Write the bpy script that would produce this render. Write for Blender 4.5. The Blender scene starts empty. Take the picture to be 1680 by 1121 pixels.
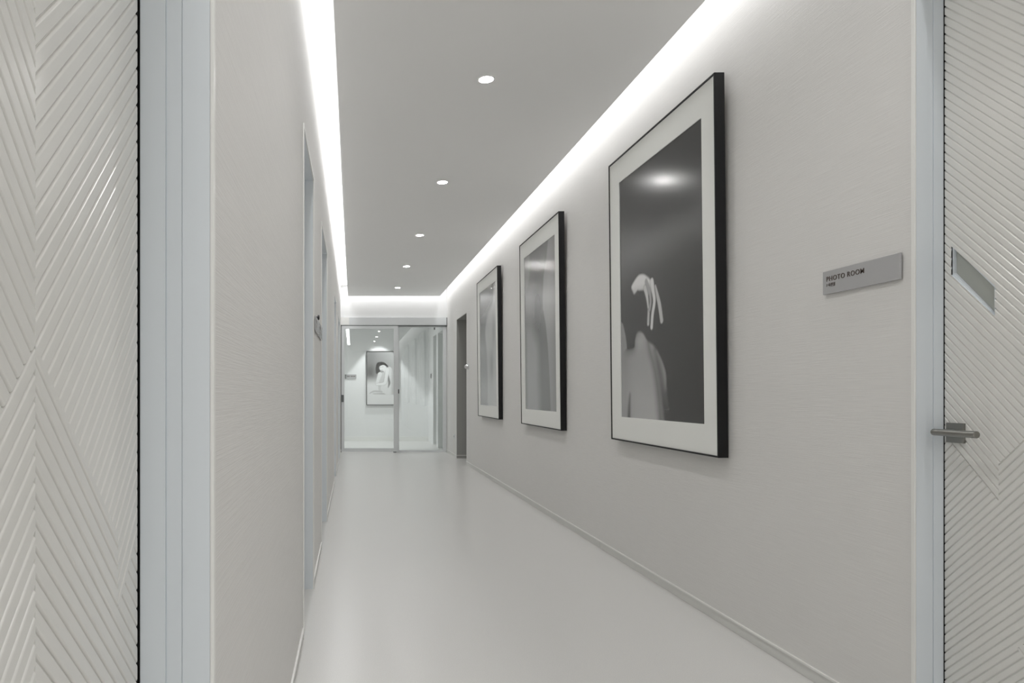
import bpy, math
import numpy as np
from mathutils import Matrix, Vector

S = bpy.context.scene
COL = S.collection

# ------------------------------------------------------------------ camera
H = 1.05                                   # lens height
cam_d = bpy.data.cameras.new('camera')
cam = bpy.data.objects.new('camera', cam_d)
COL.objects.link(cam)
cam.location = (0, 0, H)
cam.rotation_euler = (math.pi / 2, 0, 0)   # level, looking along +Y
cam_d.sensor_fit = 'HORIZONTAL'
cam_d.sensor_width = 36.0
cam_d.lens = 24.0
cam_d.shift_x = (840.0 - 578.6) / 1680.0   # a shift lens: verticals and cross lines stay straight
cam_d.shift_y = (645.4 - 560.5) / 1680.0
cam_d.clip_start = 0.01
S.camera = cam

# ------------------------------------------------------------------ world, exposure
W = bpy.data.worlds.new('world')
S.world = W
W.use_nodes = True
W.node_tree.nodes['Background'].inputs[0].default_value = (0.02, 0.02, 0.02, 1)
W.node_tree.nodes['Background'].inputs[1].default_value = 0.0
S.view_settings.view_transform = 'Standard'
S.view_settings.look = 'None'
S.view_settings.exposure = -0.2
S.view_settings.gamma = 1.0
S.view_settings.use_curve_mapping = False
S.cycles.use_denoising = True
S.cycles.max_bounces = 16
S.cycles.diffuse_bounces = 12
S.cycles.glossy_bounces = 6
S.cycles.transparent_max_bounces = 12
S.cycles.sample_clamp_indirect = 4.0

COVE_POWER = 10.0
DOWN_POWER = 160.0
SPOT_POWER = 22.0

# ------------------------------------------------------------------ room dimensions (metres)
XL, XR = -0.213, 1.676          # corridor wall faces
YB, YE = -3.0, 12.13            # back wall, glass door plane
CEIL = 2.75                     # underside of the dropped ceiling
COVE = 2.96                     # top of the light cove
PX0, PX1, PY1 = -0.084, 1.525, 11.93   # dropped panel edges
TH = 0.22                       # wall thickness
LTOP, RTOP, RDTOP = 2.205, 2.236, 2.34       # heads of the openings
LEFT_OPEN = [(0.10, 1.03), (2.913, 3.67), (4.588, 5.60), (7.72, 8.64), (9.90, 11.04)]
RIGHT_DOOR = (1.10, 2.042)
PASSAGE = (10.05, 11.016)
BACK_Y = 14.93                  # far wall of the lobby behind the glass
BRX = 1.65                      # right wall of the lobby
BLX = -1.6

# ------------------------------------------------------------------ materials
def new_mat(name):
    m = bpy.data.materials.new(name)
    m.use_nodes = True
    nt = m.node_tree
    return m, nt, nt.nodes['Principled BSDF']

def plain(name, col, rough=0.5, metal=0.0, spec=0.5):
    m, nt, b = new_mat(name)
    b.inputs['Base Color'].default_value = (*col, 1)
    b.inputs['Roughness'].default_value = rough
    b.inputs['Metallic'].default_value = metal
    b.inputs['Specular IOR Level'].default_value = spec
    return m

def noisy(name, c0, c1, scale, rough, stretch=(1, 1, 1), bump=0.0, spec=0.5, detail=4.0, bdist=0.002):
    m, nt, b = new_mat(name)
    tc = nt.nodes.new('ShaderNodeTexCoord')
    mp = nt.nodes.new('ShaderNodeMapping')
    mp.inputs['Scale'].default_value = stretch
    nz = nt.nodes.new('ShaderNodeTexNoise')
    nz.inputs['Scale'].default_value = scale
    nz.inputs['Detail'].default_value = detail
    rp = nt.nodes.new('ShaderNodeValToRGB')
    rp.color_ramp.elements[0].position = 0.35
    rp.color_ramp.elements[1].position = 0.65
    rp.color_ramp.elements[0].color = (*c0, 1)
    rp.color_ramp.elements[1].color = (*c1, 1)
    L = nt.links.new
    L(tc.outputs['Object'], mp.inputs['Vector'])
    L(mp.outputs['Vector'], nz.inputs['Vector'])
    L(nz.outputs['Fac'], rp.inputs['Fac'])
    L(rp.outputs['Color'], b.inputs['Base Color'])
    b.inputs['Roughness'].default_value = rough
    b.inputs['Specular IOR Level'].default_value = spec
    if bump:
        bp = nt.nodes.new('ShaderNodeBump')
        bp.inputs['Strength'].default_value = bump
        bp.inputs['Distance'].default_value = bdist
        L(nz.outputs['Fac'], bp.inputs['Height'])
        L(bp.outputs['Normal'], b.inputs['Normal'])
    return m

def emit(name, col, power):
    m = bpy.data.materials.new(name)
    m.use_nodes = True
    nt = m.node_tree
    nt.nodes.remove(nt.nodes['Principled BSDF'])
    e = nt.nodes.new('ShaderNodeEmission')
    e.inputs[0].default_value = (*col, 1)
    e.inputs[1].default_value = power
    nt.links.new(e.outputs[0], nt.nodes['Material Output'].inputs[0])
    return m

def glass_mat(name, tint):
    m = bpy.data.materials.new(name)
    m.use_nodes = True
    nt = m.node_tree
    nt.nodes.remove(nt.nodes['Principled BSDF'])
    tr = nt.nodes.new('ShaderNodeBsdfTransparent')
    tr.inputs[0].default_value = (*tint, 1)
    gl = nt.nodes.new('ShaderNodeBsdfGlossy')
    gl.inputs['Roughness'].default_value = 0.0
    gl.inputs['Color'].default_value = (1, 1, 1, 1)
    lw = nt.nodes.new('ShaderNodeLayerWeight')
    p5 = nt.nodes.new('ShaderNodeMath'); p5.operation = 'POWER'; p5.inputs[1].default_value = 5.0
    ma = nt.nodes.new('ShaderNodeMath'); ma.operation = 'MULTIPLY_ADD'
    ma.inputs[1].default_value = 0.95
    mx = nt.nodes.new('ShaderNodeMixShader')
    L = nt.links.new
    ma.inputs[2].default_value = 0.07
    lw.inputs['Blend'].default_value = 0.5
    L(lw.outputs['Facing'], p5.inputs[0])
    L(p5.outputs[0], ma.inputs[0])
    L(ma.outputs[0], mx.inputs[0])
    L(tr.outputs[0], mx.inputs[1])
    L(gl.outputs[0], mx.inputs[2])
    L(mx.outputs[0], nt.nodes['Material Output'].inputs[0])
    return m

def print_mat():
    m, nt, b = new_mat('glossy_photo_print')
    a = nt.nodes.new('ShaderNodeAttribute')
    a.attribute_name = 'tone'
    nt.links.new(a.outputs['Color'], b.inputs['Base Color'])
    b.inputs['Roughness'].default_value = 0.185
    b.inputs['Specular IOR Level'].default_value = 0.85
    return m

M = {}
M['wallpaper'] = noisy('woven_wallpaper', (0.70, 0.692, 0.678), (0.735, 0.727, 0.713), 6.0, 0.6,
                       stretch=(1.2, 1.2, 75), bump=0.38, detail=5.0, bdist=0.0025)
M['endpaint'] = plain('white_wall_paint', (0.80, 0.805, 0.805), 0.55)
M['ceiling'] = plain('white_ceiling_paint', (0.92, 0.92, 0.915), 0.7)
M['cove'] = plain('white_cove_paint', (0.86, 0.86, 0.86), 0.7)
M['floor'] = noisy('speckled_vinyl_floor', (0.60, 0.594, 0.58), (0.65, 0.644, 0.63), 260.0, 0.28, spec=0.5, detail=2.0)
M['base'] = plain('warm_grey_baseboard', (0.69, 0.69, 0.67), 0.45)
M['cap'] = plain('pale_aluminium_trim', (0.82, 0.82, 0.80), 0.3)
M['frame'] = plain('blue_white_painted_aluminium', (0.73, 0.775, 0.815), 0.32)
M['leaf'] = plain('off_white_lacquer', (0.72, 0.715, 0.69), 0.24, spec=0.9)
M['seal_gap_shade'] = plain('black_seal_and_gap_shade', (0.01, 0.01, 0.01), 0.8)  # black also stands for the shade in the gap beside the leaf
M['steel'] = plain('brushed_steel', (0.30, 0.295, 0.275), 0.3, metal=1.0)
M['frost'] = plain('frosted_glass', (0.37, 0.385, 0.355), 0.35)
M['black'] = plain('black_satin_frame', (0.010, 0.010, 0.011), 0.5, spec=0.3)
M['mat'] = plain('ivory_mat_board', (0.83, 0.84, 0.815), 0.75)
M['paperback'] = plain('frame_backing_board', (0.35, 0.3, 0.25), 0.8)
M['print'] = print_mat()
M['alu'] = plain('silver_painted_metal', (0.70, 0.72, 0.73), 0.35)
M['alu_dark'] = plain('dark_metal_line', (0.12, 0.13, 0.13), 0.5)
M['glass'] = glass_mat('clear_glass', (0.95, 0.975, 0.97))
M['lining'] = plain('grey_shade_lining', (0.33, 0.33, 0.315), 0.5)  # grey stands for the shade on the unlit passage reveal
M['acryl'] = plain('pale_acrylic_plate', (0.42, 0.42, 0.425), 0.22)
M['letter'] = plain('dark_bronze_lettering', (0.07, 0.05, 0.038), 0.5)
M['dark'] = plain('dark_plastic', (0.03, 0.03, 0.03), 0.4)
M['white_plastic'] = plain('white_plastic', (0.7, 0.7, 0.69), 0.35)
M['chrome'] = plain('polished_chrome', (0.62, 0.62, 0.62), 0.18, metal=1.0)
M['led'] = emit('cove_led_light', (1.0, 1.0, 1.0), COVE_POWER)
M['led_right'] = emit('narrow_cove_led_light', (1.0, 1.0, 1.0), COVE_POWER * 1.7)
M['led_left'] = emit('left_cove_led_light', (1.0, 1.0, 1.0), COVE_POWER * 1.35)
M['lamp'] = emit('downlight_lens', (1.0, 0.985, 0.96), DOWN_POWER)

# ------------------------------------------------------------------ mesh helper
class MB:
    def __init__(self):
        self.v, self.f = [], []
    def box(self, x0, x1, y0, y1, z0, z1):
        x0, x1 = min(x0, x1), max(x0, x1); y0, y1 = min(y0, y1), max(y0, y1); z0, z1 = min(z0, z1), max(z0, z1)
        n = len(self.v)
        self.v += [(x0, y0, z0), (x1, y0, z0), (x1, y1, z0), (x0, y1, z0), (x0, y0, z1), (x1, y0, z1), (x1, y1, z1), (x0, y1, z1)]
        for q in ((3, 2, 1, 0), (4, 5, 6, 7), (0, 1, 5, 4), (1, 2, 6, 5), (2, 3, 7, 6), (3, 0, 4, 7)):
            self.f.append(tuple(n + i for i in q))
        return self
    def poly(self, pts):
        n = len(self.v)
        self.v += list(pts)
        self.f.append(tuple(range(n, n + len(pts))))
        return self
    def tube(self, path, r, seg=20, cap=True):
        """round bar along a list of points (rings perpendicular to the local direction)"""
        path = [Vector(p) for p in path]
        rs = r if isinstance(r, (list, tuple)) else [r] * len(path)
        rings = []
        for i, p in enumerate(path):
            d = (path[min(i + 1, len(path) - 1)] - path[max(i - 1, 0)]).normalized()
            a = d.cross(Vector((0, 0, 1)))
            if a.length < 1e-4:
                a = d.cross(Vector((1, 0, 0)))
            a.normalize(); b = d.cross(a).normalized()
            n = len(self.v)
            for k in range(seg):
                t = 2 * math.pi * k / seg
                self.v.append(tuple(p + a * (rs[i] * math.cos(t)) + b * (rs[i] * math.sin(t))))
            rings.append(n)
        for i in range(len(rings) - 1):
            for k in range(seg):
                k2 = (k + 1) % seg
                self.f.append((rings[i] + k, rings[i] + k2, rings[i + 1] + k2, rings[i + 1] + k))
        if cap:
            self.f.append(tuple(rings[0] + k for k in reversed(range(seg))))
            self.f.append(tuple(rings[-1] + k for k in range(seg)))
        return self
    def build(self, name, mat, parent=None, smooth=False, bevel=0.0):
        me = bpy.data.meshes.new(name)
        me.from_pydata(self.v, [], self.f)
        me.update()
        o = bpy.data.objects.new(name, me)
        COL.objects.link(o)
        me.materials.append(mat)
        if parent:
            o.parent = parent
        if smooth:
            for p in me.polygons:
                p.use_smooth = True
            me.set_sharp_from_angle(angle=math.radians(40))
        if bevel:
            b = o.modifiers.new('bevel', 'BEVEL')
            b.width = bevel; b.segments = 2; b.limit_method = 'ANGLE'
        return o

def recenter(mb, loc):
    mb.v = [(x - loc[0], y - loc[1], z - loc[2]) for x, y, z in mb.v]
    return mb

def tag(o, label, cat, group=None, kind=None):
    o['label'] = label
    o['category'] = cat
    if group: o['group'] = group
    if kind: o['kind'] = kind
    return o

def empty(name, loc, label, cat, group=None, kind=None):
    o = bpy.data.objects.new(name, None)
    COL.objects.link(o)
    o.location = loc
    o.empty_display_size = 0.1
    return tag(o, label, cat, group, kind)

# ------------------------------------------------------------------ shell
def wall_with_openings(x0, x1, y0, y1, zt, opens, top):
    m = MB()
    y = y0
    for a, b in sorted(opens):
        m.box(x0, x1, y, a, 0, zt)
        m.box(x0, x1, a, b, top, zt)
        y = b
    m.box(x0, x1, y, y1, 0, zt)
    return m

ZT = COVE + 0.1
tag(MB().box(-2.0, 3.2, YB - 0.2, 15.4, -0.1, 0.0).build('floor', M['floor']),
    'pale warm grey glossy vinyl corridor floor', 'floor', kind='structure')
tag(wall_with_openings(XL - TH, XL, YB, 12.25, ZT, LEFT_OPEN, LTOP).build('wall_left', M['wallpaper']),
    'left corridor wall in fine woven off-white wallpaper with door openings', 'wall', kind='structure')
m = MB()
m.box(XR, XR + TH, YB, RIGHT_DOOR[0], 0, ZT).box(XR, XR + TH, *RIGHT_DOOR, RDTOP, ZT)
m.box(XR, XR + TH, RIGHT_DOOR[1], PASSAGE[0], 0, ZT).box(XR, XR + TH, *PASSAGE, RTOP, ZT)
m.box(XR, XR + TH, PASSAGE[1], 12.25, 0, ZT)
tag(m.build('wall_right', M['wallpaper']), 'right corridor wall in off-white wallpaper carrying three framed photographs', 'wall', kind='structure')
tag(MB().box(XL, XR, YE, YE + 0.12, 2.39, ZT).build('wall_end', M['endpaint']),
    'white wall above the sliding glass door at the corridor end', 'wall', kind='structure')
tag(MB().box(XL - TH, XR + TH, YB - 0.15, YB, 0, ZT).build('wall_back', M['wallpaper']),
    'off-white corridor wall behind the viewer', 'wall', kind='structure')
tag(MB().box(PX0, PX1, YB + 0.15, PY1, CEIL, CEIL + 0.05).build('ceiling', M['ceiling']),
    'dropped white ceiling panel with downlights between two light coves', 'ceiling', kind='structure')
tag(MB().box(XL - TH, XR + TH, YB, 12.25, COVE, COVE + 0.1).build('ceiling_cove', M['cove']),
    'white upper ceiling above the light cove', 'ceiling', kind='structure')

# passage recess behind the far right opening
m = MB()
x0, x1 = XR + TH, XR + 1.1
m.box(x0, x1, PASSAGE[0] - 0.1, PASSAGE[0], 0, RTOP + .1).box(x0, x1, PASSAGE[1], PASSAGE[1] + 0.1, 0, RTOP + .1)
m.box(x1, x1 + 0.1, PASSAGE[0] - 0.1, PASSAGE[1] + 0.1, 0, RTOP + .1).box(x0, x1, *PASSAGE, RTOP, RTOP + 0.1)
tag(m.build('wall_passage', M['wallpaper']), 'unlit side passage behind the opening at the right corridor end', 'wall', kind='structure')

m = MB()  # added lining, its colour darkens the reveal like shade
m.box(XR + 0.003, XR + TH, PASSAGE[0], PASSAGE[0] + 0.006, 0, RTOP).box(XR + 0.003, XR + TH + 0.9, PASSAGE[1] - 0.006, PASSAGE[1], 0, RTOP)
m.box(XR + 0.003, XR + TH, PASSAGE[0] + 0.006, PASSAGE[1] - 0.006, RTOP - 0.006, RTOP)
tag(m.build('trim_1', M['lining']), 'added lining of the passage opening in the right wall, grey for its shade', 'door lining', kind='structure')

# lobby behind the glass
tag(MB().box(BLX - 0.1, 1.9, BACK_Y, BACK_Y + 0.15, 0, 2.9).build('wall_lobby', M['endpaint']),
    'white lobby wall behind the glass door', 'wall', kind='structure')
LD = [(12.47, 13.20), (13.48, 13.97)]
tag(wall_with_openings(BRX, BRX + 0.25, 12.25, BACK_Y, 2.9, LD, 2.21).build('wall_lobby_right', M['endpaint']),
    'white right wall of the lobby with two narrow openings', 'wall', kind='structure')
m = MB()
m.box(BRX + 0.25, BRX + 0.3, 12.3, 14.1, 0, 2.3)
tag(m.build('wall_lobby_recess', M['frost']), 'grey green panel closing the lobby openings', 'wall', kind='structure')
m = MB().box(BLX - 0.1, BLX, 12.25, BACK_Y, 0, 2.9).box(BLX, XL - TH, 12.13, 12.25, 0, 2.9)
tag(m.build('wall_lobby_left', M['endpaint']), 'white left wall of the lobby behind the glass', 'wall', kind='structure')
tag(MB().box(BLX, BRX, 12.25, BACK_Y, 2.75, 2.85).build('ceiling_lobby', M['ceiling']),
    'white lobby ceiling behind the glass door', 'ceiling', kind='structure')

# ------------------------------------------------------------------ baseboards: a flush board with a pale metal cap
def baseboard(name, x, side, spans, label):
    root = empty(name, (x, 0, 0), label, 'baseboard', kind='structure')
    b, c = MB(), MB()
    for a, e in spans:
        b.box(0, side * 0.001, a, e, 0.0005, 0.044)
        c.box(0, side * 0.007, a, e, 0.0455, 0.053)
    b.build('board', M['base'], root)
    c.build('cap_strip', M['cap'], root)
    return root

sp = []; y = YB
for a, b in LEFT_OPEN:
    sp.append((y, a - 0.012)); y = b + 0.012
sp.append((y, YE - 0.02))
baseboard('baseboard_left', XL, 1, sp, 'low grey baseboard with bright cap along the left wall')
baseboard('baseboard_right', XR, -1, [(YB, RIGHT_DOOR[0] - 0.012), (RIGHT_DOOR[1] + 0.012, 4.62), (4.624, PASSAGE[0]), (PASSAGE[1], YE - 0.02)],
          'low grey baseboard with bright cap along the right wall')
r = empty('baseboard_passage', (XR, PASSAGE[1], 0), 'low baseboard with cap on the far side of the passage opening', 'baseboard', kind='structure')
MB().box(0.0, 1.0, -0.003, 0, 0, 0.043).build('board', M['base'], r)
MB().box(0.0, 1.0, -0.008, 0, 0.045, 0.053).build('cap_strip', M['cap'], r)
r = empty('baseboard_lobby', (0, BACK_Y, 0), 'white baseboard along the lobby wall behind the glass', 'baseboard', kind='structure')
MB().box(BLX, BRX, -0.012, 0, 0, 0.105).build('board', M['cap'], r)

# ------------------------------------------------------------------ grooved door leaves
def clip(poly, a, b, c):
    """keep a*u + b*w <= c"""
    out = []
    for i in range(len(poly)):
        p, q = poly[i], poly[(i + 1) % len(poly)]
        dp, dq = a * p[0] + b * p[1] - c, a * q[0] + b * q[1] - c
        if dp <= 0: out.append(p)
        if (dp < 0 < dq) or (dq < 0 < dp):
            t = dp / (dp - dq)
            out.append((p[0] + t * (q[0] - p[0]), p[1] + t * (q[1] - p[1])))
    return out

def rect(u0, u1, w0, w1):
    return [(u0, w0), (u1, w0), (u1, w1), (u0, w1)]

PER = 0.02703                 # vertical pitch of the grooves
R_ = 0.0040                    # a steep rounded step on the far side of each groove, a gentle ramp on the near side
_a = [0, 20, 34, 44, 50, 54, 57, 60, 63, 66, 69, 72, 75, 78]
_step = [(R_ * math.sin(math.radians(t)), -R_ * (1 - math.cos(math.radians(t)))) for t in _a]
_w = _step[-1][0] + 0.0055
PROF_UP = _step + [(_step[-1][0] + 0.0008, _step[-1][1]), (_w, 0.0)]          # step first, then the ramp
PROF_DOWN = [(_w - a_, d_) for a_, d_ in reversed(PROF_UP)]

def groove_poly(mb, region, kind, x, side, edge=None):
    """kind '/' : grooves climb with u; '\\' : fall with u.  Surface at x, groove depth into the leaf; side = +1 visible from +x"""
    if len(region) < 3: return
    g = -1.0 if kind == '/' else 1.0          # s = w + g*u
    ss = [w + g * u for u, w in region]
    ph = 0.7367 % PER if kind == '/' else 2.1195 % PER
    k0 = math.floor((min(ss) - ph) / PER) - 1
    k1 = math.ceil((max(ss) - ph) / PER) + 1
    pr = [(a - _w / 2, d) for a, d in (PROF_UP if kind == '/' else PROF_DOWN)]
    for k in range(k0, k1 + 1):
        base = ph + k * PER
        knots = [(base + a * 1.0, d) for a, d in pr] + [(base + PER + pr[0][0], 0.0)]
        for (s0, d0), (s1, d1) in zip(knots[:-1], knots[1:]):
            p = clip(region, g, 1.0, s1)
            p = clip(p, -g, -1.0, -s0)
            if len(p) < 3: continue
            pts = []
            for u, w in p:
                t = (w + g * u - s0) / (s1 - s0)
                pts.append((x + side * (d0 + (d1 - d0) * t), u, w))
            if edge:                                  # rounded leaf edge at u = edge[0], radius edge[1]
                ue, rr = edge
                pts = [(x + (X_ - x) * (1.0 + 1.3 * min(1.0, max(0.0, (u - ue + 0.032) / 0.032)) ** 2), u, w) for X_, u, w in pts]
                pts = [(X_ - side * (rr - math.sqrt(max(rr * rr - max(0.0, u - ue + rr) ** 2, 0.0))), u, w) for X_, u, w in pts]
            skirt = []
            for i in range(len(p)):
                j = (i + 1) % len(p)
                sa, sb = p[i][1] + g * p[i][0], p[j][1] + g * p[j][0]
                if abs(sa - sb) > 1e-6:               # an edge that crosses the groove: close it down to the core
                    dx = side * (0.011 if edge else 0.006)
                    skirt.append([pts[i], pts[j], (pts[j][0] - dx, *pts[j][1:]), (pts[i][0] - dx, *pts[i][1:])])
            for q in skirt: mb.poly(q)
            area = sum(p[i][0] * p[(i + 1) % len(p)][1] - p[(i + 1) % len(p)][0] * p[i][1] for i in range(len(p)))
            if (area > 0) != (side > 0): pts.reverse()
            mb.poly(pts)

def leaf_regions(u0, ue, w0, w1, off, lower=False):
    u1, u2, zb, zv = 0.6846 + off, 0.926 + off, 1.0986, 0.757
    out = []
    a = rect(u0, min(u1, ue), w0, w1)            # nearest stripe: boundary w = zb - (u1-u)
    out.append((clip(a, 1, -1, u1 - zb), '\\'))           # w >= zb - (u1-u)  -> u - w <= u1 - zb
    out.append((clip(a, -1, 1, zb - u1), '/'))
    b = rect(u1, u2, w0, w1)                     # w = zb - (u-u1)
    out.append((clip(b, -1, -1, -(zb + u1)), '/'))
    lowb = clip(b, 1, 1, zb + u1)
    if lower:
        uc, zc = u2 - 0.052, 0.375               # wedge of opposite grooves low on the leaf
        far = clip(lowb, -1, 0, -uc)
        near = clip(lowb, 1, 0, uc)
        out.append((far, '\\'))
        out.append((clip(near, -1, -1, -(zc + uc)), '\\'))      # w >= zc + (uc-u)
        mid = clip(near, 1, 1, zc + uc)
        out.append((clip(mid, 1, -1, uc - zc), '/'))            # w >= zc - (uc-u)
        out.append((clip(mid, -1, 1, zc - uc), '\\'))
    else:
        out.append((lowb, '\\'))
    c = rect(u2, ue, w0, w1)                     # w = zv + (u-u2)
    out.append((clip(c, 1, -1, u2 - zv), '/'))
    out.append((clip(c, -1, 1, zv - u2), '\\'))
    return [(p, k) for p, k in out if len(p) >= 3]

def jamb(mb, x_face, x_in, y0, y1, top, side):
    """stepped metal lining of an opening; side = direction from the corridor into the wall (+1 right wall, -1 left wall)"""
    d = abs(x_in - x_face)
    cuts = [0.0, 0.40, 0.63, 1.0]
    prot = [0.012, 0.0105, 0.012]
    for (a, b), p in zip(zip(cuts[:-1], cuts[1:]), prot):
        xa, xb = x_face + side * d * a, x_face + side * d * b
        g = 0.0012 * side
        mb.box(xa, xb - g, y1 - p, y1, 0, top)
        mb.box(xa, xb - g, y0, y0 + p, 0, top)
        mb.box(xa, xb - g, y0, y1, top - p, top)
    # recessed lines between the steps
    mb.box(x_face, x_in, y1 - 0.009, y1, 0, top)
    mb.box(x_face, x_in, y0, y0 + 0.009, 0, top)
    mb.box(x_face, x_in, y0, y1, top - 0.009, top)

def casing(mb, x_face, y0, y1, top, side):
    w, t = 0.009, 0.006
    y0, y1, top = y0 + 0.0085, y1 - 0.0085, top - 0.0085
    xo = x_face - side * t
    mb.box(xo, x_face, y0 - w, y0 + 0.004, 0, top - 0.004)
    mb.box(xo, x_face, y1 - 0.004, y1 + w, 0, top - 0.004)
    mb.box(xo, x_face, y0 - w, y1 + w, top - 0.004, top + w)

D = 0.105
# --- the grooved door at the left edge
y0, y1 = LEFT_OPEN[0]
r = empty('door_1', (XL, (y0 + y1) / 2, 0), 'off-white door with carved chevron grooves at the left edge', 'door', kind='structure')
def loc(mb, o): return recenter(mb, o.location)
m = MB(); jamb(m, XL, XL - D, y0, y1, LTOP, -1)
loc(m, r).build('door_frame', M['frame'], r)['label'] = 'blue-white stepped metal door frame'
m = MB(); casing(m, XL, y0, y1, LTOP, -1); loc(m, r).build('frame_edge', M['cap'], r, bevel=0.0015)
m = MB()
def round_edge(mb, p, k, x, side, ue, rr):
    cuts = [ue - 0.032 + k_ * (0.032 - rr) / 4 for k_ in range(4)] + [ue - rr * (1 - math.sin(t * math.pi / 12)) for t in range(7)]
    groove_poly(mb, clip(p, 1, 0, cuts[0]), k, x, side)
    for a_, b_ in zip(cuts[:-1], cuts[1:]):
        groove_poly(mb, clip(clip(p, -1, 0, -a_), 1, 0, b_), k, x, side, (ue, rr))
ue = y1 - 0.013
for p, k in leaf_regions(y0 + 0.012, ue, 0.008, LTOP - 0.015, 0.0):
    round_edge(m, p, k, XL - D, 1, ue, 0.010)
lf = loc(m, r).build('leaf', M['leaf'], r)
m = MB().box(XL - D - 0.045, XL - D - 0.0050, y0 + 0.014, y1 - 0.040, 0.008, LTOP - 0.016)
loc(m, r).build('core', M['leaf'], r)
m = MB().box(XL - D - 0.08, XL - D - 0.046, y0, y1, 0, LTOP).box(XL - D - 0.046, XL - D - 0.003, y1 - 0.012, y1, 0, LTOP)
loc(m, r).build('seal_gap_shade', M['seal_gap_shade'], r)['label'] = 'black strip coloured as the shadow gap beside the leaf'

# --- the grooved door on the right
y0, y1 = RIGHT_DOOR
DR = 0.082
XD = XR + DR
r = empty('door_2', (XR, (y0 + y1) / 2, 0), 'off-white grooved door with lever handle and slanted window at right', 'door', kind='structure')
m = MB(); jamb(m, XR, XD, y0, y1, RDTOP, 1)
loc(m, r).build('door_frame', M['frame'], r)['label'] = 'blue-white stepped metal door frame'
m = MB(); casing(m, XR, y0, y1, RDTOP, 1); loc(m, r).build('frame_edge', M['cap'], r, bevel=0.0015)
OFF = 1.8586 - 0.926
ua, ub = 1.869, 2.005                         # vision window: a slanted slot
def line(u, lo): return (1.3455 if not lo else 1.2610) + (u - ua)
m = MB()
for p, k in leaf_regions(y0 + 0.012, y1 - 0.008, 0.008, RDTOP - 0.015, OFF, True):
    groove_poly(m, clip(p, 1, 0, ua), k, XD, -1)
    round_edge(m, clip(p, -1, 0, -ub), k, XD, -1, y1 - 0.008, 0.010)
    q = clip(clip(p, -1, 0, -ua), 1, 0, ub)
    groove_poly(m, clip(q, 1, -1, ua - line(ua, False)), k, XD, -1)
    groove_poly(m, clip(q, -1, 1, line(ua, True) - ua), k, XD, -1)
loc(m, r).build('leaf', M['leaf'], r)
m = MB().box(XD + 0.0145, XD + 0.045, y0 + 0.014, y1 - 0.020, 0.008, RDTOP - 0.016)
loc(m, r).build('core', M['leaf'], r)
m = MB().box(XD + 0.046, XD + 0.08, y0, y1, 0, RDTOP).box(XD + 0.003, XD + 0.046, y1 - 0.007, y1, 0, RDTOP)
loc(m, r).build('seal_gap_shade', M['seal_gap_shade'], r)
# window lining and pane
def para(du, dw):
    return [(ua + du, line(ua, True) + dw), (ub - du, line(ub, True) + dw), (ub - du, line(ub, False) - dw), (ua + du, line(ua, False) - dw)]
m = MB()
o4, i4 = para(0.0, 0.0), para(0.005, 0.005)
for i in range(4):
    j = (i + 1) % 4
    m.poly([(XD, *o4[i]), (XD, *o4[j]), (XD + 0.012, *o4[j]), (XD + 0.012, *o4[i])])
    m.poly([(XD + 0.004, *o4[i]), (XD + 0.004, *o4[j]), (XD + 0.004, *i4[j]), (XD + 0.004, *i4[i])])
    m.poly([(XD + 0.004, *i4[i]), (XD + 0.004, *i4[j]), (XD + 0.012, *i4[j]), (XD + 0.012, *i4[i])])
w = loc(m, r).build('window_lining', M['frame'], r)
m = MB()
q = para(0.004, 0.004)
m.poly([(XD + 0.0115, *p) for p in q]).poly([(XD + 0.0145, *p) for p in reversed(q)])
loc(m, r).build('pane', M['frost'], w)
# lever handle
hz, hy = 0.9345, 1.987
m = MB().box(XD - 0.007, XD + 0.002, hy - 0.029, hy + 0.029, hz - 0.029, hz + 0.029)
h = loc(m, r).build('door_handle', M['steel'], r, bevel=0.0015)
m = MB().tube([(XD - 0.005, hy + 0.004, hz + 0.002), (XD - 0.055, hy + 0.004, hz + 0.002)], 0.0085)
m.tube([(XD - 0.056, 2.0, hz + 0.002), (XD - 0.056, 1.862, hz + 0.002)], 0.0098, 28)
loc(m, r).build('lever', M['steel'], h, smooth=True, bevel=0.0008)

# --- plain doors further down the left wall
LAB = ['nearest recessed plain door in the left wall', 'second recessed plain door down the left wall, past two sign plates',
       'third recessed plain door down the left wall', 'fourth recessed door in the left wall, closest to the glass door']
for i, (y0, y1) in enumerate(LEFT_OPEN[1:]):
    r = empty('door_%d' % (i + 3), (XL, (y0 + y1) / 2, 0), LAB[i], 'door', kind='structure')
    m = MB(); jamb(m, XL, XL - D, y0, y1, LTOP, -1)
    loc(m, r).build('door_frame', M['frame'], r)
    m = MB(); casing(m, XL, y0, y1, LTOP, -1)
    loc(m, r).build('frame_edge', M['cap'], r, bevel=0.0015)
    m = MB().box(XL - D - 0.045, XL - D, y0 + 0.004, y1 - 0.004, 0.006, LTOP - 0.006)
    loc(m, r).build('leaf', M['leaf'], r)
    m = MB().box(XL - D, XL - D + 0.006, y0 + 0.06, y0 + 0.115, 0.905, 0.96)
    hd = loc(m, r).build('door_handle', M['steel'], r)
    m = MB().tube([(XL - D + 0.004, y0 + 0.085, 0.935), (XL - D + 0.05, y0 + 0.085, 0.935)], 0.008)
    m.tube([(XL - D + 0.05, y0 + 0.072, 0.935), (XL - D + 0.05, y0 + 0.215, 0.935)], 0.009)
    loc(m, r).build('lever', M['steel'], hd, smooth=True)

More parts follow.
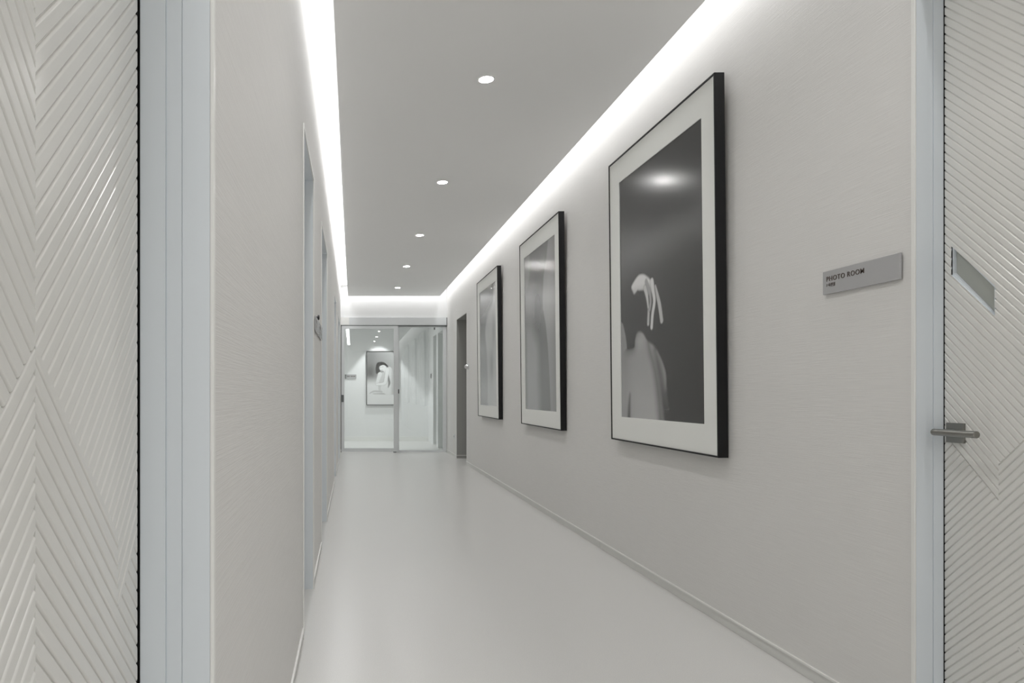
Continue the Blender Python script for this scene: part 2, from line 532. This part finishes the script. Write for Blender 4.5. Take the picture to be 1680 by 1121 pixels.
# ------------------------------------------------------------------ sliding glass door at the end
r = empty('door_7', ((XL + XR) / 2, YE, 0), 'sliding glass door with silver frame closing the corridor end', 'door', kind='structure')
def P(mb, name, mat, par=r, **k): return loc(mb, r).build(name, mat, par, **k)
hd = P(MB().box(XL + 0.002, XR - 0.004, YE - 0.035, YE + 0.09, 2.258, 2.392), 'header', M['alu'])
P(MB().box(XL + 0.002, XL + 0.15, YE - 0.038, YE - 0.0355, 2.262, 2.392), 'header_cover', M['cap'], hd)
P(MB().box(XL + 0.002, XR - 0.004, YE - 0.03, YE + 0.08, 2.247, 2.2578), 'track_slot', M['alu_dark'])
P(MB().box(XL + 0.0005, XL + 0.014, YE - 0.037, YE + 0.02, 0, 2.392).box(XR - 0.014, XR - 0.0005, YE - 0.037, YE + 0.02, 2.24, 2.392), 'side_channel', M['alu_dark'])
# sliding leaf on the left, in front
lf = MB()
a, b = XL + 0.02, 0.806
ys0, ys1 = YE - 0.03, YE + 0.005
lf.box(a, a + 0.045, ys0, ys1, 0.012, 2.245).box(b - 0.078, b, ys0, ys1, 0.012, 2.245)
lf.box(a + 0.045, b - 0.078, ys0, ys1, 2.192, 2.245).box(a + 0.045, b - 0.078, ys0, ys1, 0.012, 0.075)
lf = P(lf, 'sliding_leaf', M['alu'])
P(MB().box(a + 0.04, b - 0.07, YE - 0.018, YE - 0.010, 0.07, 2.2), 'glass_pane', M['glass'], lf)
P(MB().box(a - 0.004, a + 0.034, ys0 - 0.012, ys0, 0.895, 1.02), 'handle', M['alu_dark'], lf)
P(MB().box(b + 0.0, b + 0.018, ys0 + 0.004, ys1 - 0.004, 1.045, 1.12), 'edge_pull', M['dark'], lf)
P(MB().box(b - 0.085, b - 0.03, ys0, ys1, 0.0005, 0.012), 'floor_guide', M['dark'])
# fixed pane on the right
fx = MB()
a, b = 0.79, XR - 0.008
yf0, yf1 = YE + 0.02, YE + 0.055
fx.box(a, a + 0.035, yf0, yf1, 0.0, 2.245).box(b - 0.06, b, yf0, yf1, 0.0, 2.245)
fx.box(a + 0.035, b - 0.06, yf0, yf1, 2.225, 2.245).box(a + 0.035, b - 0.06, yf0, yf1, 0.0, 0.035)
fx = P(fx, 'fixed_frame', M['alu'])
P(MB().box(a + 0.03, b - 0.055, YE + 0.033, YE + 0.041, 0.03, 2.23), 'glass_pane', M['glass'], fx)

# ------------------------------------------------------------------ photographs (tones of each print)
def seg_dist(px, py, pts):
    """distance to a polyline with a radius per point; returns signed distance (negative inside)"""
    best = np.full_like(px, 1e9)
    for (x0, y0, r0), (x1, y1, r1) in zip(pts[:-1], pts[1:]):
        dx, dy = x1 - x0, y1 - y0
        t = np.clip(((px - x0) * dx + (py - y0) * dy) / (dx * dx + dy * dy + 1e-12), 0, 1)
        d = np.hypot(px - x0 - t * dx, py - y0 - t * dy) - (r0 + (r1 - r0) * t)
        best = np.minimum(best, d)
    return best

def poly_dist(px, py, pts):
    d = np.full_like(px, 1e9); ins = np.zeros(px.shape, bool)
    n = len(pts)
    for i in range(n):
        x0, y0 = pts[i]; x1, y1 = pts[(i + 1) % n]
        dx, dy = x1 - x0, y1 - y0
        t = np.clip(((px - x0) * dx + (py - y0) * dy) / (dx * dx + dy * dy + 1e-12), 0, 1)
        d = np.minimum(d, np.hypot(px - x0 - t * dx, py - y0 - t * dy))
        c = ((y0 > py) != (y1 > py)) & (px < dx * (py - y0) / (dy if abs(dy) > 1e-9 else 1e-9) + x0)
        ins ^= c
    return np.where(ins, -d, d)

def smooth_closed(pts, n=6):
    out = []; k = len(pts)
    for i in range(k):
        p0, p1, p2, p3 = (np.array(pts[(i + j) % k], float) for j in (-1, 0, 1, 2))
        for q in range(n):
            t = q / n
            out.append(tuple(0.5 * ((2 * p1) + (-p0 + p2) * t + (2 * p0 - 5 * p1 + 4 * p2 - p3) * t * t + (-p0 + 3 * p1 - 3 * p2 + p3) * t ** 3)))
    return out

def smooth_open(pts, n=6):
    P_ = [np.array(p, float) for p in pts]
    P_ = [2 * P_[0] - P_[1]] + P_ + [2 * P_[-1] - P_[-2]]
    out = []
    for i in range(1, len(P_) - 2):
        p0, p1, p2, p3 = P_[i - 1:i + 3]
        for q in range(n):
            t = q / n
            out.append(tuple(0.5 * ((2 * p1) + (-p0 + p2) * t + (2 * p0 - 5 * p1 + 4 * p2 - p3) * t * t + (-p0 + 3 * p1 - 3 * p2 + p3) * t ** 3)))
    return out + [tuple(P_[-2])]

def cover(d, soft):
    x = np.clip(0.5 - d / (2 * soft), 0, 1)
    return x * x * (3 - 2 * x)

def blend(g, v, a):
    return g * (1 - a) + v * a

ASP = 0.98 / 1.422            # print width over height; y below is scaled so that both axes are in print widths
def sc(pts): return [(x, y / ASP) for x, y in pts]
def sr(pts, rs): return smooth_open([(x, y / ASP, r) for (x, y), r in zip(pts, rs)])

def tone_hand(x, y):
    y = y / ASP
    yt = y * ASP
    g = 0.030 + 0.022 * np.exp(-((x - 0.2) ** 2 / 0.12 + (yt - 0.55) ** 2 / 0.08)) - 0.012 * np.clip(x - 0.5, 0, 1)
    back = smooth_closed(sc([(-0.06, 0.272), (0.08, 0.284), (0.19, 0.284), (0.211, 0.319), (0.238, 0.344), (0.271, 0.347), (0.321, 0.337), (0.381, 0.305),
             (0.474, 0.277), (0.541, 0.236), (0.583, 0.2), (0.603, 0.169), (0.607, 0.122), (0.621, 0.075), (0.65, -0.03), (0.3, -0.08), (-0.08, -0.05)]), 5)
    a = cover(poly_dist(x, y, back), 0.012)
    tone = 0.36 + 0.10 * np.clip(0.27 - yt, 0, 0.2) / 0.2 + 0.06 * np.exp(-((x - 0.27) ** 2 / 0.004 + (yt - 0.31) ** 2 / 0.002)) - 0.08 * np.exp(-(x - 0.05) ** 2 / 0.01)
    side = seg_dist(x, y, sr([(0.385, 0.30), (0.404, 0.266), (0.454, 0.207), (0.497, 0.122), (0.542, -0.03)], [0.002, 0.006, 0.012, 0.02, 0.03]))
    tone = blend(tone, 0.06, 0.85 * cover(side, 0.055))
    fade = np.clip((yt - 0.02) / 0.13, 0, 1)
    rightside = np.clip((x - (0.43 + 0.42 * np.clip(0.266 - yt, 0, 1))) / 0.05, 0, 1)
    tone = tone * (1 - rightside) + rightside * (0.045 + 0.10 * fade)
    tone = blend(tone, 0.36, 0.8 * cover(seg_dist(x, y, sr([(0.496, 0.258), (0.551, 0.215), (0.582, 0.17), (0.591, 0.122)], [0.004, 0.012, 0.012, 0.003])), 0.035) * fade)
    tone = blend(tone, 0.2, 0.55 * cover(seg_dist(x, y, sr([(0.483, 0.213), (0.521, 0.157), (0.546, 0.08)], [0.004, 0.005, 0.003])), 0.018))
    tone = blend(tone, 0.03, cover(seg_dist(x, y, sr([(0.127, 0.095), (0.115, 0.048), (0.107, -0.02)], [0.002, 0.012, 0.02])), 0.03))
    g = blend(g, tone, a)
    # head of dark hair seen from behind, with the cheek at the left
    hair = smooth_closed(sc([(-0.05, 0.52), (0.12, 0.50), (0.26, 0.48), (0.33, 0.44), (0.33, 0.40), (0.26, 0.352), (0.205, 0.325), (0.19, 0.286), (0.1, 0.282), (0.06, 0.32), (-0.05, 0.40)]), 5)
    g = blend(g, 0.042, 0.8 * cover(poly_dist(x, y, hair), 0.07))
    face = smooth_closed(sc([(-0.08, 0.46), (-0.006, 0.434), (0.007, 0.405), (0.035, 0.391), (0.069, 0.346), (0.088, 0.299), (0.073, 0.284), (-0.06, 0.268)]), 5)
    g = blend(g, 0.30, cover(poly_dist(x, y, face), 0.012))
    # drooping hand
    hb = smooth_closed(sc([(0.166, 0.537), (0.203, 0.555), (0.254, 0.57), (0.293, 0.573), (0.341, 0.567), (0.387, 0.552), (0.423, 0.537), (0.454, 0.53), (0.463, 0.52),
             (0.461, 0.488), (0.412, 0.49), (0.384, 0.479), (0.357, 0.496), (0.338, 0.506), (0.271, 0.512), (0.251, 0.515), (0.206, 0.505), (0.186, 0.516)]), 5)
    low = np.clip((0.535 - yt) / 0.04, 0, 1)
    g = blend(g, 0.74 - 0.26 * low, cover(poly_dist(x, y, hb), 0.007 + 0.004))
    for pts, rs, v in (
        ([(0.398, 0.426), (0.389, 0.372)], [0.0125, 0.0135], 0.50),
        ([(0.368, 0.536), (0.412, 0.49), (0.422, 0.454), (0.409, 0.425)], [0.014, 0.014, 0.013, 0.012], 0.38),
        ([(0.352, 0.512), (0.379, 0.474), (0.391, 0.435)], [0.017, 0.014, 0.008], 0.60),
        ([(0.484, 0.507), (0.509, 0.467), (0.533, 0.428), (0.555, 0.372)], [0.008, 0.015, 0.018, 0.017], 0.52),
        ([(0.441, 0.528), (0.457, 0.488), (0.469, 0.45), (0.445, 0.403), (0.432, 0.355)], [0.021, 0.017, 0.016, 0.015, 0.0145], 0.70)):
        d = seg_dist(x, y, sr(pts, rs))
        g = blend(g, 0.13, 0.6 * cover(d - 0.004, 0.008))
        g = blend(g, v, cover(d, 0.006))
    return g

def tone_legs(x, y):
    yt = y; y = y / ASP
    g = 0.105 + 0.03 * yt - 0.05 * np.exp(-((x - 0.45) ** 2 / 0.05 + (yt - 0.62) ** 2 / 0.08)) + 0.03 * np.clip(0.4 - yt, 0, 1)
    R = sc([(0.84, 1.06), (0.739, 0.9), (0.653, 0.807), (0.618, 0.696), (0.624, 0.611), (0.705, 0.512), (0.76, 0.375), (0.801, 0.19), (0.831, -0.05)])
    d = poly_dist(x, y, R + [(1.3, -0.1), (1.3, 1.6)])
    g = blend(g, 0.21 - 0.05 * np.clip(x - 0.8, 0, 1) / 0.2 + 0.03 * np.exp(-(yt - 0.65) ** 2 / 0.05), cover(d, 0.02))
    Lp = sc([(-0.2, 0.55), (0.1, 0.54), (0.255, 0.52), (0.40, 0.444), (0.45, 0.365), (0.46, 0.215), (0.43, -0.05), (-0.2, -0.05)])
    d = poly_dist(x, y, smooth_closed(Lp, 4))
    g = blend(g, 0.225 - 0.07 * np.exp(-(x - 0.02) ** 2 / 0.003), 0.9 * cover(d, 0.12))
    T = sc([(-0.2, 1.1), (0.192, 1.05), (0.184, 0.874), (0.09, 0.79), (-0.1, 0.70)])
    g = blend(g, 0.2, 0.7 * cover(poly_dist(x, y, T), 0.05))
    return np.clip(g * 1.75 - 0.02, 0, 1)

def tone_torso(x, y):
    yt = y; y = y / ASP
    g = 0.13 + 0.03 * np.sin(yt * 5) + 0.05 * np.exp(-(yt - 0.05) ** 2 / 0.02)
    B = sc([(0.517, -0.05), (0.48, 0.229), (0.434, 0.453), (0.363, 0.591), (0.387, 0.679), (0.544, 0.768), (0.786, 0.834), (0.908, 0.96), (1.0, 1.1), (1.3, 1.1), (1.3, -0.1)])
    d = poly_dist(x, y, smooth_closed(B, 3))
    t = 0.27 - 0.10 * np.exp(-((x - 0.72) ** 2 / 0.012 + (yt - 0.33) ** 2 / 0.02)) - 0.08 * np.exp(-((x - 0.85) ** 2 / 0.008 + (yt - 0.62) ** 2 / 0.03))
    g = blend(g, t, cover(d, 0.06))
    g = blend(g, 0.30, 0.5 * cover(seg_dist(x, y, sr([(0.55, -0.05), (0.5, 0.23), (0.46, 0.45), (0.42, 0.6)], [0.02, 0.02, 0.02, 0.02])), 0.06))
    return np.clip(g * 2.1 - 0.04, 0, 1)

def tone_seated(x, y):
    A = 0.708 / 1.18
    yt = y; y = y / A
    def s2(p): return [(a, b / A) for a, b in p]
    def r2(p, rs): return smooth_open([(a, b / A, r) for (a, b), r in zip(p, rs)])
    g = 0.20 + 0.22 * np.clip(x - 0.15, 0, 1) - 0.05 * np.clip(yt - 0.8, 0, 1) - 0.10 * np.exp(-((x - 0.1) ** 2 / 0.03 + (yt - 0.62) ** 2 / 0.015))
    fl = np.clip((0.56 - yt) / 0.22, 0, 1); fl = fl * fl * (3 - 2 * fl)
    g = blend(g, 0.62, fl)
    g = blend(g, 0.14, 0.8 * cover(seg_dist(x, y, r2([(0.2, 0.205), (0.5, 0.205), (0.86, 0.20)], [0.004, 0.012, 0.012])), 0.03))
    shin2 = r2([(0.511, 0.569), (0.47, 0.451), (0.401, 0.345), (0.412, 0.255)], [0.07, 0.06, 0.045, 0.035])
    shin = r2([(0.412, 0.576), (0.346, 0.451), (0.313, 0.372), (0.25, 0.285)], [0.065, 0.05, 0.04, 0.03])
    foot = r2([(0.081, 0.211), (0.225, 0.25), (0.467, 0.243)], [0.012, 0.028, 0.03])
    body = smooth_closed(s2([(0.533, 0.628), (0.643, 0.698), (0.731, 0.711), (0.808, 0.661), (0.841, 0.556), (0.868, 0.398), (0.846, 0.213), (0.621, 0.191), (0.511, 0.237),
             (0.445, 0.299), (0.478, 0.356), (0.61, 0.382), (0.639, 0.503), (0.60, 0.58)]), 5)
    g = blend(g, 0.50, cover(seg_dist(x, y, shin2), 0.012))
    g = blend(g, 0.62, cover(seg_dist(x, y, shin), 0.012))
    g = blend(g, 0.45, cover(seg_dist(x, y, foot), 0.012))
    g = blend(g, 0.60 - 0.22 * np.clip((x - 0.74) / 0.1, 0, 1), cover(poly_dist(x, y, body), 0.015))
    gap = r2([(0.665, 0.596), (0.698, 0.464), (0.709, 0.398), (0.676, 0.325)], [0.008, 0.03, 0.03, 0.01])
    g = blend(g, 0.10, 0.9 * cover(seg_dist(x, y, gap), 0.02))
    arm = r2([(0.655, 0.66), (0.60, 0.477), (0.544, 0.398), (0.313, 0.382)], [0.06, 0.05, 0.045, 0.03])
    d = seg_dist(x, y, arm)
    g = blend(g, 0.2, 0.5 * cover(d - 0.01, 0.02)); g = blend(g, 0.66, cover(d, 0.012))
    head = r2([(0.45, 0.70), (0.53, 0.69)], [0.085, 0.09])
    g = blend(g, 0.66, cover(seg_dist(x, y, head), 0.012))
    hair = smooth_closed(s2([(0.28, 0.596), (0.273, 0.688), (0.313, 0.78), (0.423, 0.806), (0.555, 0.793), (0.665, 0.734), (0.654, 0.708), (0.533, 0.747), (0.423, 0.727), (0.39, 0.694),
             (0.425, 0.628), (0.379, 0.609), (0.313, 0.576)]), 5)
    g = blend(g, 0.035, cover(poly_dist(x, y, hair), 0.012))
    for px_, py_ in ((0.43, 0.70), (0.50, 0.712)):
        g = blend(g, 0.2, 0.8 * cover(seg_dist(x, y, r2([(px_ - 0.02, py_), (px_ + 0.02, py_ + 0.003)], [0.006, 0.006])), 0.01))
    g = blend(g, 0.3, 0.7 * cover(seg_dist(x, y, r2([(0.46, 0.655), (0.50, 0.657)], [0.007, 0.007])), 0.01))
    return np.clip(g * 1.28 - 0.05, 0.01, 0.9)

def print_mesh(name, fn, n0, w, z0, z1, nx, nz, axis='y', parent=None):
    """flat photographic print with its tones stored per vertex; local n = distance in front of the wall"""
    xs = np.linspace(0, 1, nx); ts = np.linspace(0, 1, nz)
    X, T = np.meshgrid(xs, ts)
    g = np.clip(fn(X.ravel(), T.ravel()), 0.005, 0.95)
    if axis == 'y':
        V = np.stack([np.full(X.size, -n0), (0.5 - X.ravel()) * w, z0 + T.ravel() * (z1 - z0)], 1)
    else:
        V = np.stack([(X.ravel() - 0.5) * w, np.full(X.size, -n0), z0 + T.ravel() * (z1 - z0)], 1)
    idx = np.arange(nx * nz).reshape(nz, nx)
    F = np.stack([idx[:-1, :-1], idx[:-1, 1:], idx[1:, 1:], idx[1:, :-1]], -1).reshape(-1, 4)
    me = bpy.data.meshes.new(name)
    me.from_pydata(V.tolist(), [], F.tolist())
    at = me.attributes.new('tone', 'FLOAT_COLOR', 'POINT')
    c = np.ones((len(g), 4), np.float32); c[:, :3] = g[:, None]
    at.data.foreach_set('color', c.ravel())
    me.materials.append(M['print'])
    o = bpy.data.objects.new(name, me)
    COL.objects.link(o)
    o.parent = parent
    return o

FW, FH, FD, LIP = 1.258, 1.718, 0.045, 0.008
def framed_photo(yc, zb, fn, label):
    r = empty('framed_photograph', (XR - 0.003, yc, zb), label, 'picture', 'framed photographs on the right wall')
    r.rotation_euler = (0, -0.0105, 0)            # hung leaning slightly forward
    h = FW / 2
    m = MB()
    m.box(-FD, 0, -h, -h + LIP, 0, FH).box(-FD, 0, h - LIP, h, 0, FH)
    m.box(-FD, 0, -h + LIP, h - LIP, 0, LIP).box(-FD, 0, -h + LIP, h - LIP, FH - LIP, FH)
    m.build('frame', M['black'], r)
    MB().box(-0.01, -0.004, -h + LIP, h - LIP, LIP, FH - LIP).build('backing', M['paperback'], r)
    w2, z0, z1 = 0.49, 0.145, 1.567
    oy = 0.012                                    # the window of the mat sits slightly towards the near side
    m = MB()
    xa, xb = -FD + 0.005, -FD + 0.009
    m.box(xa, xb, -h + LIP, -w2 - oy, LIP, FH - LIP).box(xa, xb, w2 - oy, h - LIP, LIP, FH - LIP)
    m.box(xa, xb, -w2 - oy, w2 - oy, LIP, z0).box(xa, xb, -w2 - oy, w2 - oy, z1, FH - LIP)
    m.build('mat', M['mat'], r)['label'] = 'wide ivory mat'
    p = print_mesh('print', fn, FD - 0.0095, 2 * w2 + 0.004, z0 - 0.002, z1 + 0.002, 200, 290, 'y', r)
    p.location.y = -oy
    return r

framed_photo(3.669, 0.762, tone_hand, 'large black framed photograph of a drooping hand and bare back, nearest the room sign')
framed_photo(5.969, 0.757, tone_legs, 'middle of the three black framed photographs, pale curved body shapes')
framed_photo(8.239, 0.757, tone_torso, 'farthest black framed photograph on the right wall, beside the passage opening')

# smaller frame on the lobby wall
r = empty('framed_photograph', (0.655, BACK_Y - 0.002, 0.79), 'framed black and white photograph of a seated figure behind the glass door', 'picture')
fw, fh = 0.708, 1.18
m = MB()
m.box(-fw / 2, -fw / 2 + 0.012, -0.04, 0, 0, fh).box(fw / 2 - 0.012, fw / 2, -0.04, 0, 0, fh)
m.box(-fw / 2 + 0.012, fw / 2 - 0.012, -0.04, 0, 0, 0.012).box(-fw / 2 + 0.012, fw / 2 - 0.012, -0.04, 0, fh - 0.012, fh)
m.build('frame', M['black'], r)
MB().box(-fw / 2 + 0.012, fw / 2 - 0.012, -0.02, -0.003, 0.012, fh - 0.012).build('backing', M['paperback'], r)
print_mesh('print', tone_seated, 0.034, fw - 0.024, 0.012, fh - 0.012, 120, 200, 'x', r)

# ------------------------------------------------------------------ signs
def text_mesh(name, body, width, mat, parent, matrix, height=None):
    cu = bpy.data.curves.new(name, 'FONT')
    cu.body = body
    cu.size = 1.0
    cu.extrude = 0.03
    cu.offset = 0.004
    cu.space_character = 1.12
    t = bpy.data.objects.new(name + '_curve', cu)
    COL.objects.link(t)
    dg = bpy.context.evaluated_depsgraph_get()
    me = bpy.data.meshes.new_from_object(t.evaluated_get(dg))
    bpy.data.objects.remove(t)
    co = np.array([v.co for v in me.vertices])
    lo, hi = co.min(0), co.max(0)
    sx = width / (hi[0] - lo[0])
    sy = sx if height is None else height / (hi[1] - lo[1])
    for v in me.vertices:
        v.co = matrix @ Vector(((v.co[0] - lo[0]) * sx, (v.co[1] - lo[1]) * sy, (v.co[2] - lo[2]) * 0.02))
    me.name = name
    me.materials.clear()
    me.materials.append(mat)
    o = bpy.data.objects.new(name, me)
    COL.objects.link(o)
    o.parent = parent
    return o

# on the right wall text runs towards the viewer (-Y)
def on_right(n, y, z): return Matrix(((0, 0, -1, -n), (-1, 0, 0, y), (0, 1, 0, z), (0, 0, 0, 1)))
r = empty('room_sign', (XR, 2.248, 1.438), 'pale rectangular sign plate lettered PHOTO ROOM beside the right door', 'sign')
MB().box(-0.011, -0.004, -0.17, 0.17, -0.0405, 0.0405).build('plate', M['acryl'], r, bevel=0.0008)
MB().box(-0.004, 0.0, -0.15, 0.15, -0.03, 0.03).build('mount', M['alu'], r)
text_mesh('lettering', 'PHOTO ROOM', 0.176, M['letter'], r, on_right(0.011, 0.150, 0.0035), 0.017)
text_mesh('small_lettering', '/ \uc0ac\uc9c4\uc2e4', 0.042, M['letter'], r, on_right(0.011, 0.150, -0.0155), 0.0125)

# two sign plates seen edge-on on the left wall
for (ya, yb, lab) in ((3.76, 4.12, 'sign plate seen edge-on on the left wall, nearer of the two between the first doors'),
                      (4.16, 4.50, 'sign plate seen edge-on on the left wall, farther of the two, beside the second door')):
    yc = (ya + yb) / 2; hw = (yb - ya) / 2
    r = empty('room_sign', (XL, yc, 1.438), lab, 'sign', 'sign plates on the left wall')
    MB().box(0.004, 0.012, -hw, hw, -0.0405, 0.0405).build('plate', M['acryl'], r, bevel=0.0008)
    MB().box(0.0, 0.004, -hw + 0.02, hw - 0.02, -0.03, 0.03).build('mount', M['alu'], r)
    m = MB()
    for k, (a, b, za, zb) in enumerate(((0.03, 0.045, 0.004, 0.022), (0.055, 0.075, 0.004, 0.022), (0.085, 0.10, 0.004, 0.022), (0.03, 0.09, -0.02, -0.010))):
        m.box(0.012, 0.0127, -hw + a, -hw + b, za, zb)
    m.build('lettering', M['letter'], r)

r = empty('wall_hook', (XL, 3.98, 1.492), 'small round dark knob on the left wall above the sign plates', 'knob')
MB().tube([(0, 0, 0), (0.007, 0, 0), (0.009, 0, 0), (0.017, 0, 0), (0.020, 0, 0)], [0.006, 0.006, 0.016, 0.016, 0.010], 18).build('knob', M['dark'], r, smooth=True)

# sign on the lobby wall
r = empty('lobby_sign', (-0.045, BACK_Y, 1.415), 'small pale sign plate on the lobby wall left of the picture', 'sign')
MB().box(-0.125, 0.125, -0.014, -0.005, -0.045, 0.045).build('plate', M['acryl'], r)
MB().box(-0.125, -0.10, -0.0155, -0.014, -0.045, 0.045).build('end_band', M['alu_dark'], r)
m = MB()
for a, b in ((-0.08, -0.02), (0.0, 0.05), (0.06, 0.1)):
    m.box(a, b, -0.0147, -0.014, -0.005, 0.012)
m.build('lettering', M['letter'], r)
MB().box(-0.11, 0.11, -0.005, 0, -0.035, 0.035).build('mount', M['alu'], r)

# ------------------------------------------------------------------ small fittings
r = empty('call_button', (XR, 9.87, 1.434), 'round silver dome fitting on the right wall edge beside the passage', 'wall fitting')
MB().tube([(0, 0, 0), (-0.008, 0, 0)], 0.045, 24).build('base_plate', M['alu'], r, smooth=True)
MB().tube([(-0.008, 0, 0), (-0.03, 0, 0), (-0.045, 0, 0), (-0.058, 0, 0), (-0.064, 0, 0)], [0.036, 0.036, 0.03, 0.018, 0.003], 24).build('dome', M['chrome'], r, smooth=True)

r = empty('wall_outlet', (XR, 11.24, 0.34), 'small outlet plate low on the right wall beyond the passage', 'outlet')
MB().box(-0.008, 0, -0.036, 0.036, -0.036, 0.036).build('plate', M['alu'], r, bevel=0.002)
MB().box(-0.0095, -0.008, -0.014, 0.014, -0.014, 0.014).build('socket', M['alu_dark'], r)

r = empty('wall_switch', (BRX, 14.25, 1.41), 'small dark switch on the lobby wall seen through the glass', 'switch')
MB().box(-0.012, 0, -0.06, 0.06, -0.06, 0.06).build('plate', M['white_plastic'], r)
MB().box(-0.02, -0.012, -0.03, 0.03, -0.045, 0.045).build('display', M['dark'], r)

r = empty('door_sensor', (BRX, 13.7, 2.36), 'tiny dark sensor high on the lobby wall above its openings', 'sensor')
MB().box(-0.02, 0, -0.03, 0.03, -0.035, 0.035).build('housing', M['dark'], r)

# ------------------------------------------------------------------ lamps
def disc(mb, x, y, z, r, seg=32):
    mb.poly([(x + r * math.cos(-2 * math.pi * k / seg), y + r * math.sin(-2 * math.pi * k / seg), z) for k in range(seg)])
    return mb

def ring(mb, r0, r1, z0, z1, seg=32):
    n = len(mb.v)
    for k in range(seg):
        c, s = math.cos(2 * math.pi * k / seg), math.sin(2 * math.pi * k / seg)
        mb.v += [(r0 * c, r0 * s, z1), (r0 * c, r0 * s, z0), (r1 * c, r1 * s, z0), (r1 * c, r1 * s, z1)]
    for k in range(seg):
        a, b = n + 4 * k, n + 4 * ((k + 1) % seg)
        for i in range(4):
            j = (i + 1) % 4
            mb.f.append((a + i, a + j, b + j, b + i))
    return mb

LX = 0.722
LY = [3.694, 5.496, 7.34, 9.136, 10.98]
LL = ['round recessed ceiling downlight nearest the viewer, first of the row', 'second recessed downlight of the ceiling row, counted from the viewer',
      'third recessed downlight of the ceiling row, the middle one', 'fourth recessed downlight of the ceiling row', 'last recessed downlight of the row, nearest the glass door']
proto = empty('ceiling_downlight', (LX, LY[0], CEIL), LL[0], 'ceiling light', 'recessed ceiling downlights')
a = ring(MB(), 0.0388, 0.046, -0.003, 0.0).build('trim_ring', M['ceiling'], proto, smooth=True)
b = disc(MB(), 0, 0, -0.0015, 0.039).build('lens', M['lamp'], proto)
sd = bpy.data.lights.new('downlight_beam', 'SPOT')
sd.energy = SPOT_POWER; sd.spot_size = math.radians(150); sd.spot_blend = 1.0; sd.shadow_soft_size = 0.035
so = bpy.data.objects.new('beam', sd); COL.objects.link(so); so.parent = proto; so.location = (0, 0, -0.006)
def copy_light(x, y, z, label, group='recessed ceiling downlights'):
    r = proto.copy(); COL.objects.link(r)
    r.location = (x, y, z); r['label'] = label; r['group'] = group
    for ch in (a, b, so):
        c = ch.copy(); COL.objects.link(c); c.parent = r
    return r
for y, l in zip(LY[1:], LL[1:]):
    copy_light(LX, y, CEIL, l)
for k, y in enumerate((1.876, 0.06, -1.76)):
    lt = copy_light(LX, y, CEIL, ('recessed downlight overhead between the two grooved doors', 'recessed downlight above the viewer', 'unseen downlight behind the viewer, boosted as fill light')[k])
    if k == 2:                       # unseen lamp, boosted as fill for the door frames
        for ch in lt.children:
            if ch.type == 'LIGHT':
                ch.data = ch.data.copy(); ch.data.energy = SPOT_POWER * 8
for k, x in enumerate((-0.9, 0.65)):  # unseen lamps added to brighten the lobby behind the glass
    lt = copy_light(x, 13.5, 2.75, ('added lobby fill light at the left beyond the glass', 'added lobby fill light in the middle beyond the glass')[k], 'added lobby fill lights')
    for ch in lt.children:
        if ch.type == 'LIGHT':
            ch.data = ch.data.copy(); ch.data.energy = 70

# LED strips in the coves (real line lamps, mounted under the upper ceiling)
def strip(x0, x1, y0, y1, label, mat='led'):
    cx, cy = (x0 + x1) / 2, (y0 + y1) / 2
    r = empty('led_strip', (cx, cy, COVE), label, 'strip light', 'cove light strips')
    MB().box(x0 - cx, x1 - cx, y0 - cy, y1 - cy, -0.006, 0).build('channel', M['cap'], r)
    MB().poly([(x0 - cx, y1 - cy, -0.0065), (x1 - cx, y1 - cy, -0.0065), (x1 - cx, y0 - cy, -0.0065), (x0 - cx, y0 - cy, -0.0065)]).build('diffuser', M[mat], r)
strip(-0.203, -0.103, YB + 0.3, YE - 0.15, 'continuous white light strip in the cove along the left wall', 'led_left')
strip(1.528, 1.578, YB + 0.3, YE - 0.15, 'continuous white light strip in the cove along the right wall', 'led_right')
strip(-0.05, 1.5, YE - 0.17, YE - 0.07, 'white light strip in the cove at the corridor end above the glass door')

# spot washing the lobby picture
r = empty('picture_spot', (0.58, BACK_Y - 0.45, 2.75), 'recessed spot washing the lobby picture behind the glass', 'ceiling light')
ring(MB(), 0.03, 0.045, -0.004, 0.0).build('trim_ring', M['cap'], r)
ld = bpy.data.lights.new('picture_spot_lamp', 'SPOT')
ld.energy = 110; ld.spot_size = math.radians(70); ld.spot_blend = 0.25; ld.shadow_soft_size = 0.02
lo = bpy.data.objects.new('spot_lamp', ld); COL.objects.link(lo); lo.parent = r; lo.location = (0, 0, -0.01)
